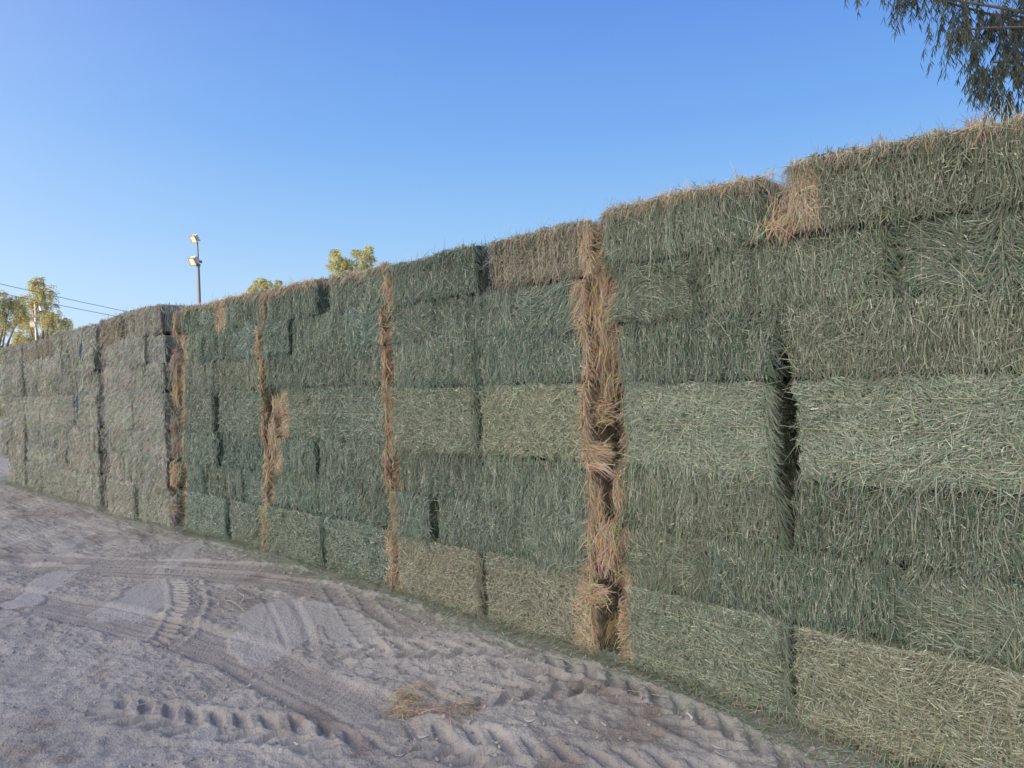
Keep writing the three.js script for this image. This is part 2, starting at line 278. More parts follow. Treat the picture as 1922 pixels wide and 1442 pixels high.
    for (let k = 0; k < 3; k += two ? 2 : 1) {
      const t = (k - 1) * 0.5 * len, an = ang + curl * (k - 1), ux = Math.cos(an) * t, uy = Math.sin(an) * t;
      const X = x + ux, Y = y + uy, cx = Math.max(-f.h[0] + 0.012, Math.min(f.h[0] - 0.012, X)), cy = Math.max(-f.h[1] + 0.012, Math.min(f.h[1] - 0.012, Y));
      const s = face === 'front' ? surf(cx, cy, c) : surf(a, cy, -cx); if (k === (two ? 0 : 1)) nn = [s[3], s[4], s[5]];
      const over = [f.e1[0] * (X - cx) + f.e2[0] * (Y - cy), f.e1[1] * (X - cx) + f.e2[1] * (Y - cy), f.e1[2] * (X - cx)], li = lift + Math.abs(k - 1) * (-0.003) + (k - 1) * tiltUp * len * 0.5 + 0.004;
      pts.push([s[0] + over[0] + s[3] * li, s[1] + over[1] + s[4] * li, s[2] + over[2] + s[5] * li]);
    }
    const e = pts[pts.length - 1], dir = norm([e[0] - pts[0][0], e[1] - pts[0][1], e[2] - pts[0][2]]); let side = norm(cross(dir, nn)); const up = cross(side, dir), ro = gauss(r) * 0.7;
    side = norm([side[0] * Math.cos(ro) + up[0] * Math.sin(ro), side[1] * Math.cos(ro) + up[1] * Math.sin(ro), side[2] * Math.cos(ro) + up[2] * Math.sin(ro)]);
    let col = colAt(f.p[0], f.p[1], f.p[2], 0); const v = Math.exp(gauss(r) * 0.46), kind = r();
    if (fleck && kind < 0.75) col = col.map((w, m) => lerp(w, PALE[m] * 1.1, 0.75)); else if (kind < 0.13 + 0.06 * (o.style === 'edge') || (long && kind < 0.7)) col = col.map((w, m) => lerp(w, PALE[m], 0.6)); else if (kind < 0.26) col = col.map((w, m) => lerp(w, BROWN[m], 0.5)); else if (kind < 0.42 && bl < 0.5) col = [col[0] * 0.55, col[1] * 0.70, col[2] * 0.62];
    st.add(pts, hw, side, col.map((w, m) => w * v), two ? [1, 0.7] : [0.8, 1, 0.45]);
  };
  const nF = Math.round(L * H * o.dens * (o.style === 'edge' ? 1.5 : 1));
  for (let k = 0; k < nF; k++) faceStalk('front', rr(-a, a, r), rr(-b, b, r) * 0.995);
  if (o.showEnd) { const nE = Math.round(Math.min(Dp, 0.5) * H * o.dens * 0.9); for (let k = 0; k < nE; k++) faceStalk('end', c - 0 - r() * Math.min(Dp, 0.5) - (c - c), rr(-b, b, r)); }
  const free = (p, d, len, hw, col, droop = 0.25) => {      // a stalk that stands out from the hay and droops
    d = norm(d); const pts = [0, 0.5, 1].map(t => [p[0] + d[0] * len * t, p[1] + d[1] * len * t - droop * len * t * t, p[2] + d[2] * len * t]);
    const sd = norm(cross(d, [gauss(r), gauss(r), gauss(r)])); st.add(pts, hw, sd, col, [1, 0.85, 0.35]);
  };
  // stalks hanging from the lower and upper edges and standing out of the face
  const nH = Math.round(L * o.dens * (o.shag ? 0.05 : 0.022));
  for (let k = 0; k < nH; k++) { const x = rr(-a, a, r), yy = r() < 0.25 ? -b + r() * 0.05 : rr(-b, b, r), s = surf(x, yy, c); free(s, [gauss(r) * 0.6, -0.5 + gauss(r) * 0.7, 0.35 + r() * 0.6], rr(0.03, 0.13, r), rr(0.001, 0.0022, r) * sc, colAt(x, yy, c, 0).map(v => v * rr(0.8, 1.35, r)), 0.4); }
  for (let k = 0, n = Math.round(L * (o.shag ? 30 : 95)); k < n; k++) {   // loose wisps lying across the seams
    const x = rr(-a, a, r), yy = r() < 0.6 ? (r() < 0.5 ? -b : b) * rr(0.8, 0.98, r) : rr(-b, b, r), s = surf(x, yy, c), an = r() * 6.283; free([s[0], s[1], s[2] + 0.012], [Math.cos(an), Math.sin(an) * 0.8, gauss(r) * 0.15], rr(0.06, 0.2, r), rr(0.001, 0.0018, r) * sc, colAt(x, yy, c, 0).map((v, m) => lerp(v, PALE[m], 0.35) * rr(0.7, 1.3, r)), 0.25);
  }
  if (o.fringe) {                                            // the ragged top edge
    const nT = Math.round(L * o.dens * 0.06);
    for (let k = 0; k < nT; k++) { const x = rr(-a, a, r), zz = c - r() * r() * 0.2; if (vn(x * 3.3 + sx, 8, 3) < -0.05 && r() < 0.75) continue; const s = surf(x, b, zz), tall = vn(x * 5 + sx, 3, 1) * 0.5 + 0.5; free(s, [gauss(r) * 1.3, 0.05 + r() * (0.25 + 0.7 * tall), gauss(r) * 0.8 + 0.25], rr(0.02, 0.05 + 0.07 * tall * tall, r), rr(0.001, 0.0022, r) * sc, (r() < o.fringe ? TAN : o.base).map(v => v * rr(0.75, 1.35, r)), 0.45); }
    for (let k = 0; k < nT * 0.6; k++) { const x = rr(-a, a, r), s = surf(x, b - r() * 0.03, c - 0.01); free(s, [gauss(r) * 0.9, gauss(r) * 0.3, 0.5], rr(0.03, 0.1, r), rr(0.001, 0.0022, r) * sc, (r() < o.fringe ? TAN : o.base).map(v => v * rr(0.75, 1.25, r)), 0.9); }
    if (o.tuft) for (const [tx, th, n] of o.tuft) for (let k = 0; k < n; k++) { const x = tx - a + gauss(r) * 0.045, s = surf(Math.max(-a + 0.01, Math.min(a - 0.01, x)), b, c - 0.03 - r() * 0.08); free(s, [gauss(r) * 0.8, 0.9, gauss(r) * 0.6], rr(0.35, 1, r) * th, rr(0.0013, 0.0026, r) * sc, TAN.map(v => v * rr(0.75, 1.2, r)), 0.25); }
  }
  if (o.showEnd) { const nR = Math.round(H * o.dens * 0.05); for (let k = 0; k < nR; k++) { const y = rr(-b, b, r), s = surf(a - 0.008, y, c - 0.01); free(s, [0.7 + gauss(r) * 0.4, gauss(r) * 0.6, 0.4 + gauss(r) * 0.5], rr(0.04, 0.13, r), rr(0.001, 0.0022, r) * sc, colAt(a, y, c, 0).map(v => v * rr(0.8, 1.3, r)), 0.5); } }
  if (tan.L) { const nR = Math.round(H * o.dens * 0.03); for (let k = 0; k < nR; k++) { const y = rr(-b, b, r), s = surf(-a + 0.008, y, c - 0.01); free(s, [-0.5 + gauss(r) * 0.4, gauss(r) * 0.6, 0.5 + gauss(r) * 0.4], rr(0.03, 0.09, r), rr(0.001, 0.0022, r) * sc, TAN.map(v => v * rr(0.75, 1.2, r)), 0.5); } }
  part('stalks', st.geo(), stalkMat, g, 'stuff');
  // baling twine
  if (o.twine) {
    const along = o.style === 'edge', mat = o.twine;
    for (const f of [-0.58, 0.02, 0.6]) {
      const pts = []; for (let k = 0; k <= 14; k++) { const t = -1 + 2 * k / 14; const x = along ? t * a * 0.985 : f * a, y = along ? f * b : t * b * 0.97; const s = surf(x, y, c); pts.push(new THREE.Vector3(s[0], s[1], s[2] + 0.014 + 0.006 * Math.abs(vn(k * 1.7 + sx, f * 9, 2)))); }
      part('twine', new THREE.TubeGeometry(new THREE.CatmullRomCurve3(pts), 28, 0.0017, 5), mat, g);
    }
  }
  return g;
}
const twineMat = std([0.52, 0.48, 0.29], 0.7), blueTwine = std([0.05, 0.17, 0.36], 0.6);
// the stacks, from the right edge of the view to the far end
const STACKS = [
  { id: 'B5', u0: -2.92, u1: -0.66, y0: 0.0, ys: 1.87, y2: 3.0, z: 0.0, base: GREEN, edge: EDGE, dens: 16000, wide: 1.05, step: 0.03, where: 'nearest stack at right edge', col: 'green', gap: 0.10 },
  { id: 'B4', u0: -5.36, u1: -3.17, y0: 0.025, ys: 1.87, y2: 2.945, z: 0.0, base: [0.205, 0.258, 0.19], edge: [0.285, 0.335, 0.24], dens: 13500, wide: 1.25, step: 0.034, where: 'stack left of wide tan gap', col: 'green', gap: 0.05 },
  { id: 'B3', u0: -7.77, u1: -5.49, y0: 0.05, ys: 1.88, y2: 2.97, z: 0.0, base: [0.198, 0.258, 0.196], edge: [0.212, 0.268, 0.202], dens: 9000, wide: 1.5, step: 0.045, where: 'third stack from the right', col: 'green', gap: 0.04 },
  { id: 'B2', u0: -10.12, u1: -7.88, y0: 0.0, ys: 1.87, y2: 2.98, z: -0.01, base: [0.2, 0.265, 0.208], edge: [0.212, 0.272, 0.212], dens: 7000, wide: 1.8, step: 0.05, where: 'leftmost green stack', col: 'green', gap: 0.09 },
  { id: 'B1', u0: -12.98, u1: -10.55, y0: -0.05, ys: 1.87, y2: 3.06, z: 0.08, base: GREY, edge: GREYE, dens: 5500, wide: 2.2, step: 0.06, where: 'nearest of the grey stacks', col: 'grey', gap: 0.03 },
  { id: 'A3', u0: -16.1, u1: -13.6, y0: -0.1, ys: 1.85, y2: 3.02, z: 0.08, base: GREY, edge: GREYE, dens: 3200, wide: 2.6, step: 0.08, where: 'grey stack with blue twine', col: 'grey', gap: 0.04 },
  { id: 'A2', u0: -18.5, u1: -16.22, y0: -0.13, ys: 1.83, y2: 2.96, z: 0.06, base: GREY, edge: GREYE, dens: 2800, wide: 2.8, step: 0.08, where: 'second farthest grey stack', col: 'grey', gap: 0.05 },
  { id: 'A1', u0: -20.85, u1: -18.68, y0: -0.15, ys: 1.82, y2: 2.95, z: 0.06, base: GREY, edge: GREYE, dens: 2500, wide: 3.0, step: 0.08, where: 'farthest grey stack', col: 'grey', gap: 0.05 },
];
const TIER = ['top tier', 'second tier down', 'third tier down', 'fourth tier down', 'third tier up', 'second tier up', 'bottom tier'];
const SPEC = {   // per stack and tier: own placement and bleaching, by bale (left to right)
  B5_0: [{ x0: -2.98, x1: -1.90, tan: { top: 0.03, L: 0.02 }, fringe: 0.75, rz: -0.012, tuft: [[0.25, 0.10, 60], [0.95, 0.06, 50]] }, { x0: -1.755, x1: -0.64, dy: 0.02, z: -0.02, rz: -0.03, tan: { L: 0.19, top: 0.018 }, fringe: 0.5, tuft: [[0.45, 0.09, 50], [0.88, 0.12, 70], [0.7, 0.06, 40]] }],
  B5_3: [{ x1: -1.905, kR: 0.01 }, { x0: -1.73, kL: -0.01 }], B5_2: [{ x1: -1.875, kR: 0.04 }, { x0: -1.765, kL: -0.03 }], B5_4: [{ x1: -1.855, kR: -0.03 }, { x0: -1.77, kL: 0.03 }], B5_6: [{ x1: -1.82, tan: { L: 0.05 } }, { x0: -1.76, brown: 0.15 }],
  B4_0: [{ x0: -5.33, x1: -4.235, tan: {}, fringe: 0.1, tuft: [[0.9, 0.05, 40]] }, { x0: -4.02, x1: -3.09, brown: 0.72, tan: { R: 0.12 }, fringe: 0.5 }],
  B4_1: [{}, { x1: -3.78 }, { x0: -3.76, tan: { R: 0.1, end: 1 } }],
  B4_3: [{ base: [0.285, 0.322, 0.222] }, { base: [0.335, 0.36, 0.24], tan: { R: 0.05, end: 1 } }],
  B4_5: [{ x1: -4.88 }, { x0: -4.80 }, {}],
  B4_6: [{ tan: { L: 0.05 }, brown: 0.58, x1: -4.32 }, { brown: 0.55, x0: -4.21, tan: { R: 0.16, end: 1 } }],
  B3_0: [{ x0: -7.72, x1: -6.60, tan: { top: 0.05 }, fringe: 0.85 }, { x0: -6.42, x1: -5.39, tan: { top: 0.03, R: 0.03 }, fringe: 0.85 }],
  B3_3: [{ x0: -7.45, tan: { L: 0.2 } }, {}], B3_4: [{ x0: -7.62, x1: -6.75, tan: { L: 0.2 } }, { x0: -6.64 }], B3_5: [{ tan: { L: 0.08 } }, {}, {}],
  B2_0: [{ x0: -10.12, x1: -9.03, tan: { top: 0.02, L: 0.06 }, fringe: 0.85 }, { x0: -9.0, x1: -7.76, tan: { L: 0.31, top: 0.02 }, fringe: 0.85 }],
  B2_1: [{ brown: 0.25, tan: { L: 0.2 } }, {}, { tan: { R: 0.05 } }], B2_2: [{ brown: 0.3, tan: { L: 0.12 }, x1: -9.16 }, { brown: 0.2, x0: -9.05 }], B2_3: [{ x1: -9.2 }, { x0: -9.0 }], B2_6: [{ x1: -8.88 }, { x0: -8.72 }],
  B1_0: [{ x0: -13.3, x1: -12.2, brown: 0.75, fringe: 0.3 }, { x0: -12.1, x1: -10.68, brown: 0.35, dy: 0.03, fringe: 0.25 }],
  A2_0: [{ brown: 0.3, fringe: 0.3 }, { brown: 0.7, fringe: 0.3 }], A1_0: [{ x0: -20.55, fringe: 0.3 }, { fringe: 0.3 }], A1_6: [{ x0: -20.4 }, {}],
};
for (const S of STACKS) {
  const lower = S.ys - S.y0, upper = S.y2 - S.ys, kl = lower / (2 * TE + 2 * TF), ku = upper / (3 * TF), r = rng(S.u0 * -1000 | 0);
  let y = S.y0; const ys = [];
  for (const h of [TE * kl, TF * kl, TF * kl, TE * kl, TF * ku, TF * ku, TF * ku]) { ys.push([y, y + h]); y += h; }
  ys.reverse();
  const W = S.u1 - S.u0, mid = (S.u0 + S.u1) / 2, en = W * 0.252;
  for (let t = 0; t < 7; t++) {
    const tie = t === 1 || t === 5, edge = t === 3 || t === 6, style = edge ? 'edge' : 'flat', g = S.gap / 2;
    const cells = tie ? [[S.u0, S.u0 + en, 'end'], [S.u0 + en + 0.015, S.u1 - en - 0.015, 'flat'], [S.u1 - en, S.u1, 'end']] : [[S.u0, mid - g, style], [mid + g, S.u1, style]];
    cells.forEach(([a, b, sty], i) => {
      const sp = (SPEC[`${S.id}_${t}`] ?? [])[i] ?? {}, n = cells.length, dy = sp.dy ?? 0;
      const x0 = sp.x0 ?? a + rr(-0.02, 0.02, r), x1 = sp.x1 ?? b + rr(-0.02, 0.02, r), last = i === n - 1;
      const tanv = { ...(sp.tan ?? {}) }; if (last && S.id !== 'B5' && tanv.end === undefined) tanv.end = S.col === 'green' ? 1 : 0;
      if (S.col === 'green' && i === 0 && tanv.L === undefined) tanv.L = { B5: 0.035, B4: 0.025, B3: 0.045, B2: 0.06 }[S.id] * (r() < 0.5 ? 0.15 : rr(0.4, 1.6, r));
      if (S.id === 'B4' && last && tanv.R === undefined) tanv.R = r() < 0.3 ? 0.015 : rr(0.03, 0.11, r); if (S.id === 'B3' && last && tanv.R === undefined) tanv.R = r() < 0.4 ? 0.005 : rr(0.02, 0.05, r);
      const bcol = sp.brown > 0.6 ? 'brown' : sp.brown > 0.25 ? 'brownish ' + S.col : S.col, pos = n === 3 ? ['leftmost', 'middle', 'rightmost'][i] + ' of three' : ['left', 'right'][i] + ' of two';
      bale({ x0, x1, y0: ys[t][0] + 0.003 + dy, y1: ys[t][1] - 0.003 + dy, zf: S.z + rr(-0.035, 0.035, r) + (sp.z ?? 0) + (t === 6 ? 0.015 : 0), depth: sty === 'end' ? 1.1 : edge ? TF : 0.56, style: sty, base: sp.base ?? (edge ? S.edge : sty === 'end' ? S.base.map(v => v * 1.06) : S.base), tan: tanv, brown: sp.brown, fringe: sp.fringe ?? (t === 0 ? 0.3 : 0), tuft: sp.tuft, rz: sp.rz, kL: sp.kL, kR: sp.kR, shag: S.col === 'grey',
        dens: S.dens, wide: S.wide, step: S.step, showEnd: last || (i === 0 && !tie) || t === 0 || S.gap > 0.06, twine: (edge || sty === 'end') && S.wide < 2.5 ? twineMat : null,
        label: `${bcol} bale, ${pos} in ${TIER[t]}, ${S.where}`, group: 'hay bales stacked in a long wall' });
    });
    // rear row, hidden behind the front bales
    for (let i = 0; i < 2; i++) bale({ x0: S.u0 + i * W / 2 + 0.01, x1: S.u0 + (i + 1) * W / 2 - 0.01, y0: ys[t][0] - (t === 6 ? 0 : 0.03), y1: ys[t][1] + 0.004, zf: S.z - (tie ? 1.14 : edge ? 0.42 : 0.6), depth: 0.56, style, base: S.base, step: 0.2, hidden: true, label: 'hay bale in the rear row hidden behind the front of the stacks', group: 'rear row hay bales' });
  }
}

// ------------------------------------------------------------------ loose straw in the gaps and along the foot of the stacks
function looseStraw(name, label, clumps, category = 'straw') {
  const st = new Strips();
  for (const q of clumps) {
    const r = rng(q.seed ?? (Math.abs(q.u * 977 + q.y * 131) | 0) + 5);
    for (let k = 0; k < q.n * 0.95; k++) {
      const len = rr(q.l[0] * 0.5, q.l[1] * 0.9, r), p = [q.u + gauss(r) * q.su * 1.35, q.y + gauss(r) * q.sy * 1.15, q.z + gauss(r) * q.sz], an = q.ang + gauss(r) * q.sa * (r() < 0.3 ? 2.6 : 1.3), d = [Math.cos(an), Math.sin(an), gauss(r) * 0.6];
      const dr = q.droop ?? 0.2, pts = [-0.5, 0, 0.5].map(t => [p[0] + d[0] * len * t, p[1] + d[1] * len * t - dr * len * t * t * 2, p[2] + d[2] * len * t + 0.02 * (1 - 4 * t * t)]);
      st.add(pts, rr(0.0009, 0.0022, r) * (q.w ?? 1), norm(cross(norm(d), [gauss(r), gauss(r), 1])), (q.col ?? TAN).map(v => v * Math.exp(gauss(r) * 0.36)), [0.8, 1, 0.4]);
    }
  }
  const m = part(name, st.geo(), stalkMat, scene, 'stuff'); return tag(m, label, category);
}
const V = Math.PI / 2;
looseStraw('hanging_straw', 'tan straw hanging in the wide gap left of the nearest stack', [
  { u: -3.04, y: 2.62, z: -0.06, su: 0.05, sy: 0.13, sz: 0.05, ang: V, sa: 0.3, l: [0.08, 0.24], n: 420, w: 1.3 }, { u: -3.06, y: 2.35, z: -0.05, su: 0.06, sy: 0.13, sz: 0.05, ang: V, sa: 0.5, l: [0.08, 0.22], n: 420, w: 1.3 },
  { u: -3.07, y: 2.08, z: -0.10, su: 0.055, sy: 0.13, sz: 0.05, ang: V, sa: 0.25, l: [0.1, 0.26], n: 420, w: 1.3 }, { u: -3.08, y: 1.86, z: -0.14, su: 0.05, sy: 0.09, sz: 0.05, ang: V, sa: 0.4, l: [0.08, 0.2], n: 260, w: 1.3 },
  { u: -3.10, y: 1.68, z: -0.10, su: 0.06, sy: 0.08, sz: 0.05, ang: 0.2, sa: 1.0, l: [0.06, 0.18], n: 260, w: 1.3 }, { u: -3.10, y: 1.40, z: -0.02, su: 0.07, sy: 0.05, sz: 0.04, ang: 0.0, sa: 0.7, l: [0.08, 0.22], n: 330, w: 1.3 },
  { u: -3.02, y: 1.32, z: 0.03, su: 0.04, sy: 0.03, sz: 0.02, ang: -0.4, sa: 0.2, l: [0.12, 0.25], n: 40, w: 1.4, col: [0.58, 0.45, 0.31] }, { u: -2.93, y: 1.14, z: -0.02, su: 0.03, sy: 0.12, sz: 0.03, ang: V, sa: 0.4, l: [0.06, 0.18], n: 200, w: 1.3 },
  { u: -3.10, y: 1.06, z: -0.02, su: 0.02, sy: 0.1, sz: 0.02, ang: V, sa: 0.4, l: [0.06, 0.18], n: 90, w: 1.2 }, { u: -3.02, y: 0.80, z: 0.0, su: 0.07, sy: 0.12, sz: 0.04, ang: V, sa: 0.45, l: [0.1, 0.26], n: 600, w: 1.3 },
  { u: -3.10, y: 0.46, z: 0.03, su: 0.07, sy: 0.06, sz: 0.03, ang: 0.3, sa: 0.9, l: [0.05, 0.14], n: 330, w: 1.3 }, { u: -2.93, y: 0.30, z: -0.01, su: 0.018, sy: 0.13, sz: 0.03, ang: 0.1, sa: 1.1, l: [0.03, 0.09], n: 260, w: 1.2 },
  { u: -3.06, y: 0.2, z: -0.08, su: 0.03, sy: 0.08, sz: 0.04, ang: 1.2, sa: 0.4, l: [0.1, 0.2], n: 120, w: 1.2, col: [0.38, 0.28, 0.15] }]);
looseStraw('hanging_straw', 'tan straw arching across the notch between the two nearest top bales', [
  { u: -1.83, y: 2.80, z: -0.04, su: 0.035, sy: 0.06, sz: 0.05, ang: V, sa: 0.35, l: [0.1, 0.3], n: 70, w: 1.2, droop: 0.1 }, { u: -1.80, y: 2.70, z: 0.02, su: 0.06, sy: 0.03, sz: 0.03, ang: 1.0, sa: 0.8, l: [0.06, 0.2], n: 80, w: 1.2 }, { u: -1.85, y: 3.0, z: -0.02, su: 0.05, sy: 0.03, sz: 0.05, ang: 0.7, sa: 0.4, l: [0.1, 0.3], n: 14, w: 1, droop: 0.6 }]);
looseStraw('hanging_straw', 'tan straw strip hanging between the second and third stacks', [
  { u: -5.42, y: 2.75, z: 0.0, su: 0.018, sy: 0.12, sz: 0.02, ang: V, sa: 0.35, l: [0.08, 0.2], n: 60, w: 1.5 }, { u: -5.45, y: 2.1, z: 0.0, su: 0.028, sy: 0.12, sz: 0.03, ang: V, sa: 0.3, l: [0.08, 0.22], n: 130, w: 1.6 }, { u: -5.42, y: 1.72, z: -0.02, su: 0.022, sy: 0.13, sz: 0.03, ang: V, sa: 0.5, l: [0.08, 0.2], n: 85, w: 1.6 },
  { u: -5.40, y: 1.3, z: 0.0, su: 0.018, sy: 0.2, sz: 0.02, ang: V, sa: 0.6, l: [0.06, 0.16], n: 75, w: 1.6 }, { u: -5.42, y: 0.9, z: 0.02, su: 0.018, sy: 0.15, sz: 0.02, ang: V, sa: 0.8, l: [0.06, 0.14], n: 40, w: 1.6 }, { u: -5.40, y: 0.34, z: 0.03, su: 0.018, sy: 0.12, sz: 0.02, ang: 0.5, sa: 0.9, l: [0.05, 0.12], n: 65, w: 1.6, col: [0.5, 0.38, 0.28] }]);
looseStraw('hanging_straw', 'tan straw spilling down between the third and fourth stacks', [
  { u: -7.5, y: 1.7, z: -0.02, su: 0.08, sy: 0.08, sz: 0.03, ang: V + 0.2, sa: 0.35, l: [0.1, 0.26], n: 165, w: 2 }, { u: -7.62, y: 1.36, z: 0.0, su: 0.06, sy: 0.16, sz: 0.03, ang: V, sa: 0.4, l: [0.1, 0.24], n: 210, w: 2 }, { u: -7.72, y: 0.98, z: 0.02, su: 0.035, sy: 0.16, sz: 0.03, ang: V, sa: 0.6, l: [0.08, 0.2], n: 130, w: 2 },
  { u: -7.76, y: 0.5, z: 0.02, su: 0.03, sy: 0.16, sz: 0.03, ang: V, sa: 0.6, l: [0.08, 0.2], n: 80, w: 2 }, { u: -7.82, y: 2.15, z: 0.0, su: 0.025, sy: 0.14, sz: 0.02, ang: V, sa: 0.4, l: [0.08, 0.2], n: 80, w: 2 }, { u: -7.86, y: 2.5, z: 0.0, su: 0.02, sy: 0.08, sz: 0.02, ang: V, sa: 0.5, l: [0.06, 0.16], n: 40, w: 2 }]);
looseStraw('hanging_straw', 'brownish straw tangled between the grey and green stacks', [
  { u: -10.24, y: 2.75, z: 0.0, su: 0.035, sy: 0.13, sz: 0.03, ang: V, sa: 0.3, l: [0.1, 0.25], n: 130, w: 2.2 }, { u: -10.22, y: 2.25, z: 0.02, su: 0.08, sy: 0.15, sz: 0.04, ang: 1.0, sa: 0.4, l: [0.12, 0.34], n: 300, w: 2.2, col: [0.46, 0.36, 0.27] }, { u: -10.28, y: 1.9, z: 0.0, su: 0.05, sy: 0.15, sz: 0.04, ang: V, sa: 0.4, l: [0.12, 0.3], n: 220, w: 2.2 },
  { u: -10.4, y: 1.3, z: 0.0, su: 0.08, sy: 0.25, sz: 0.04, ang: V, sa: 0.7, l: [0.1, 0.26], n: 260, w: 2.2, col: [0.4, 0.33, 0.26] }, { u: -10.3, y: 0.75, z: 0.05, su: 0.09, sy: 0.12, sz: 0.04, ang: 1.2, sa: 0.7, l: [0.1, 0.26], n: 300, w: 2.2 }, { u: -10.4, y: 0.3, z: 0.06, su: 0.1, sy: 0.12, sz: 0.04, ang: 0.8, sa: 0.9, l: [0.1, 0.22], n: 260, w: 2.2, col: [0.42, 0.36, 0.28] }]);
looseStraw('hanging_straw', 'grey straw tangled in the dark gap between two grey stacks', [2.6, 2.1, 1.6, 1.1, 0.6, 0.2].map((y, k) => ({ u: -13.3 - 0.02 * (k % 3), y, z: 0.0, su: 0.12, sy: 0.16, sz: 0.05, ang: 1.1, sa: 0.6, l: [0.12, 0.34], n: 110, w: 2.4, col: [0.40, 0.37, 0.30], seed: 300 + k })));
{ // chaff fallen along the foot of the stacks
  const st = new Strips(), r = rng(909);
  for (let k = 0; k < 24000; k++) {
    const u = -0.3 - Math.pow(r(), 1.35) * 20.6, zz = 0.02 + Math.abs(gauss(r)) * (0.10 + 0.13 * (vn(u * 1.3, 1, 1) + 1) + (r() < 0.12 ? 0.35 : 0)), y = groundY(u, zz), a = r() * 6.283, len = rr(0.015, 0.08, r), w = rr(0.001, 0.0026, r) * (1 + Math.max(0, -u - 2) * 0.09), e = gauss(r) * 0.25 + 0.05, mix = r();
    const d = [Math.cos(a), e, Math.sin(a)], p = [u, y + 0.004 + Math.abs(e) * len * 0.5 + (zz < 0.1 ? r() * r() * 0.09 : r() * 0.008), zz];
    const gc = u > -10.2 ? [0.27, 0.32, 0.20] : [0.38, 0.39, 0.30], col = (mix < 0.15 ? PALE : mix < 0.25 ? TAN : gc).map(v => v * Math.exp(gauss(r) * 0.25));
    st.add([-0.5, 0.5].map(t => [p[0] + d[0] * len * t, p[1] + d[1] * len * t, p[2] + d[2] * len * t]), w, norm(cross(norm(d), [gauss(r) * 0.3, 1, gauss(r) * 0.3])), col, [1, 0.6]);
  }
  tag(part('fallen_hay', st.geo(), stalkMat, scene, 'stuff'), 'green hay stalks and chaff fallen along the foot of the stacks', 'hay');
}
{ // straws scattered over the dirt
  const st = new Strips(), r = rng(911);
  for (let k = 0; k < 1500; k++) {
    const u = -0.8 - r() * 10, zz = rr(0.2, 3.2, r); if (vn(u * 0.9, zz * 1.4, 21) + gauss(r) * 0.4 < 0.05) continue;
    const y = groundY(u, zz), a = r() * 6.283, len = rr(0.015, 0.1, r) * (r() < 0.05 ? 2 : 1), d = [Math.cos(a), gauss(r) * 0.12, Math.sin(a)];
    st.add([-0.5, 0, 0.5].map(t => [u + d[0] * len * t, y + 0.006 + Math.abs(d[1]) * len + d[1] * len * t, zz + d[2] * len * t]), rr(0.0008, 0.0018, r) * (1 + Math.max(0, -u - 3) * 0.12), norm(cross(norm(d), [gauss(r) * 0.3, 1, gauss(r) * 0.3])), (r() < 0.5 ? [0.52, 0.44, 0.33] : [0.2, 0.15, 0.11]).map(v => v * rr(0.7, 1.2, r)), [0.8, 1, 0.5]);
  }
  tag(part('scattered_straw', st.geo(), stalkMat, scene, 'stuff'), 'short dry straws scattered over the dirt yard', 'straw');
}
{ // clods and grit lying on the dirt
  const r = rng(915), shapes = [0, 1, 2].map(k => { const g = new THREE.IcosahedronGeometry(1, 0); const P = g.attributes.position; for (let i = 0; i < P.count; i++) { const x = P.getX(i), y = P.getY(i), z = P.getZ(i), f = 1 + 0.35 * vn(x * 1.7 + k * 9, y * 1.7, z * 1.7); P.setXYZ(i, x * f, y * f * 0.7, z * f); } g.computeVertexNormals(); return g; });
  shapes.forEach((g, k) => {
    const N = 2600, im = new THREE.InstancedMesh(g, std([0.40, 0.365, 0.32], 1), N), m = new THREE.Matrix4(), q = new THREE.Quaternion(), c = new THREE.Color(); let n = 0;
    while (n < N) { const u = -0.8 - Math.pow(r(), 1.4) * 9, z = rr(0.05, 3.3, r), I = groundInfo(u, z); if (I[3] < 0.25 || vn(u * 1.6, z * 1.6, 50) + gauss(r) * 0.5 < -0.1) continue; const s = 0.0022 + Math.pow(r(), 5) * 0.013; q.setFromEuler(new THREE.Euler(r() * 6, r() * 6, r() * 6)); m.compose(new THREE.Vector3(u, I[0] + s * 0.3, z), q, new THREE.Vector3(s, s, s)); im.setMatrixAt(n, m); const v = rr(0.7, 1.3, r); im.setColorAt(n, c.setRGB(v, v, v)); n++; }
    im.name = numbered('dirt_clods'); im.castShadow = im.receiveShadow = true; tag(im, ['fine grit and crumbs of dirt scattered over the yard', 'small clods of dirt scattered between the tracks', 'loose earth crumbs lying along the wheel tracks'][k], 'dirt', null, 'stuff'); scene.add(im);
  });
}
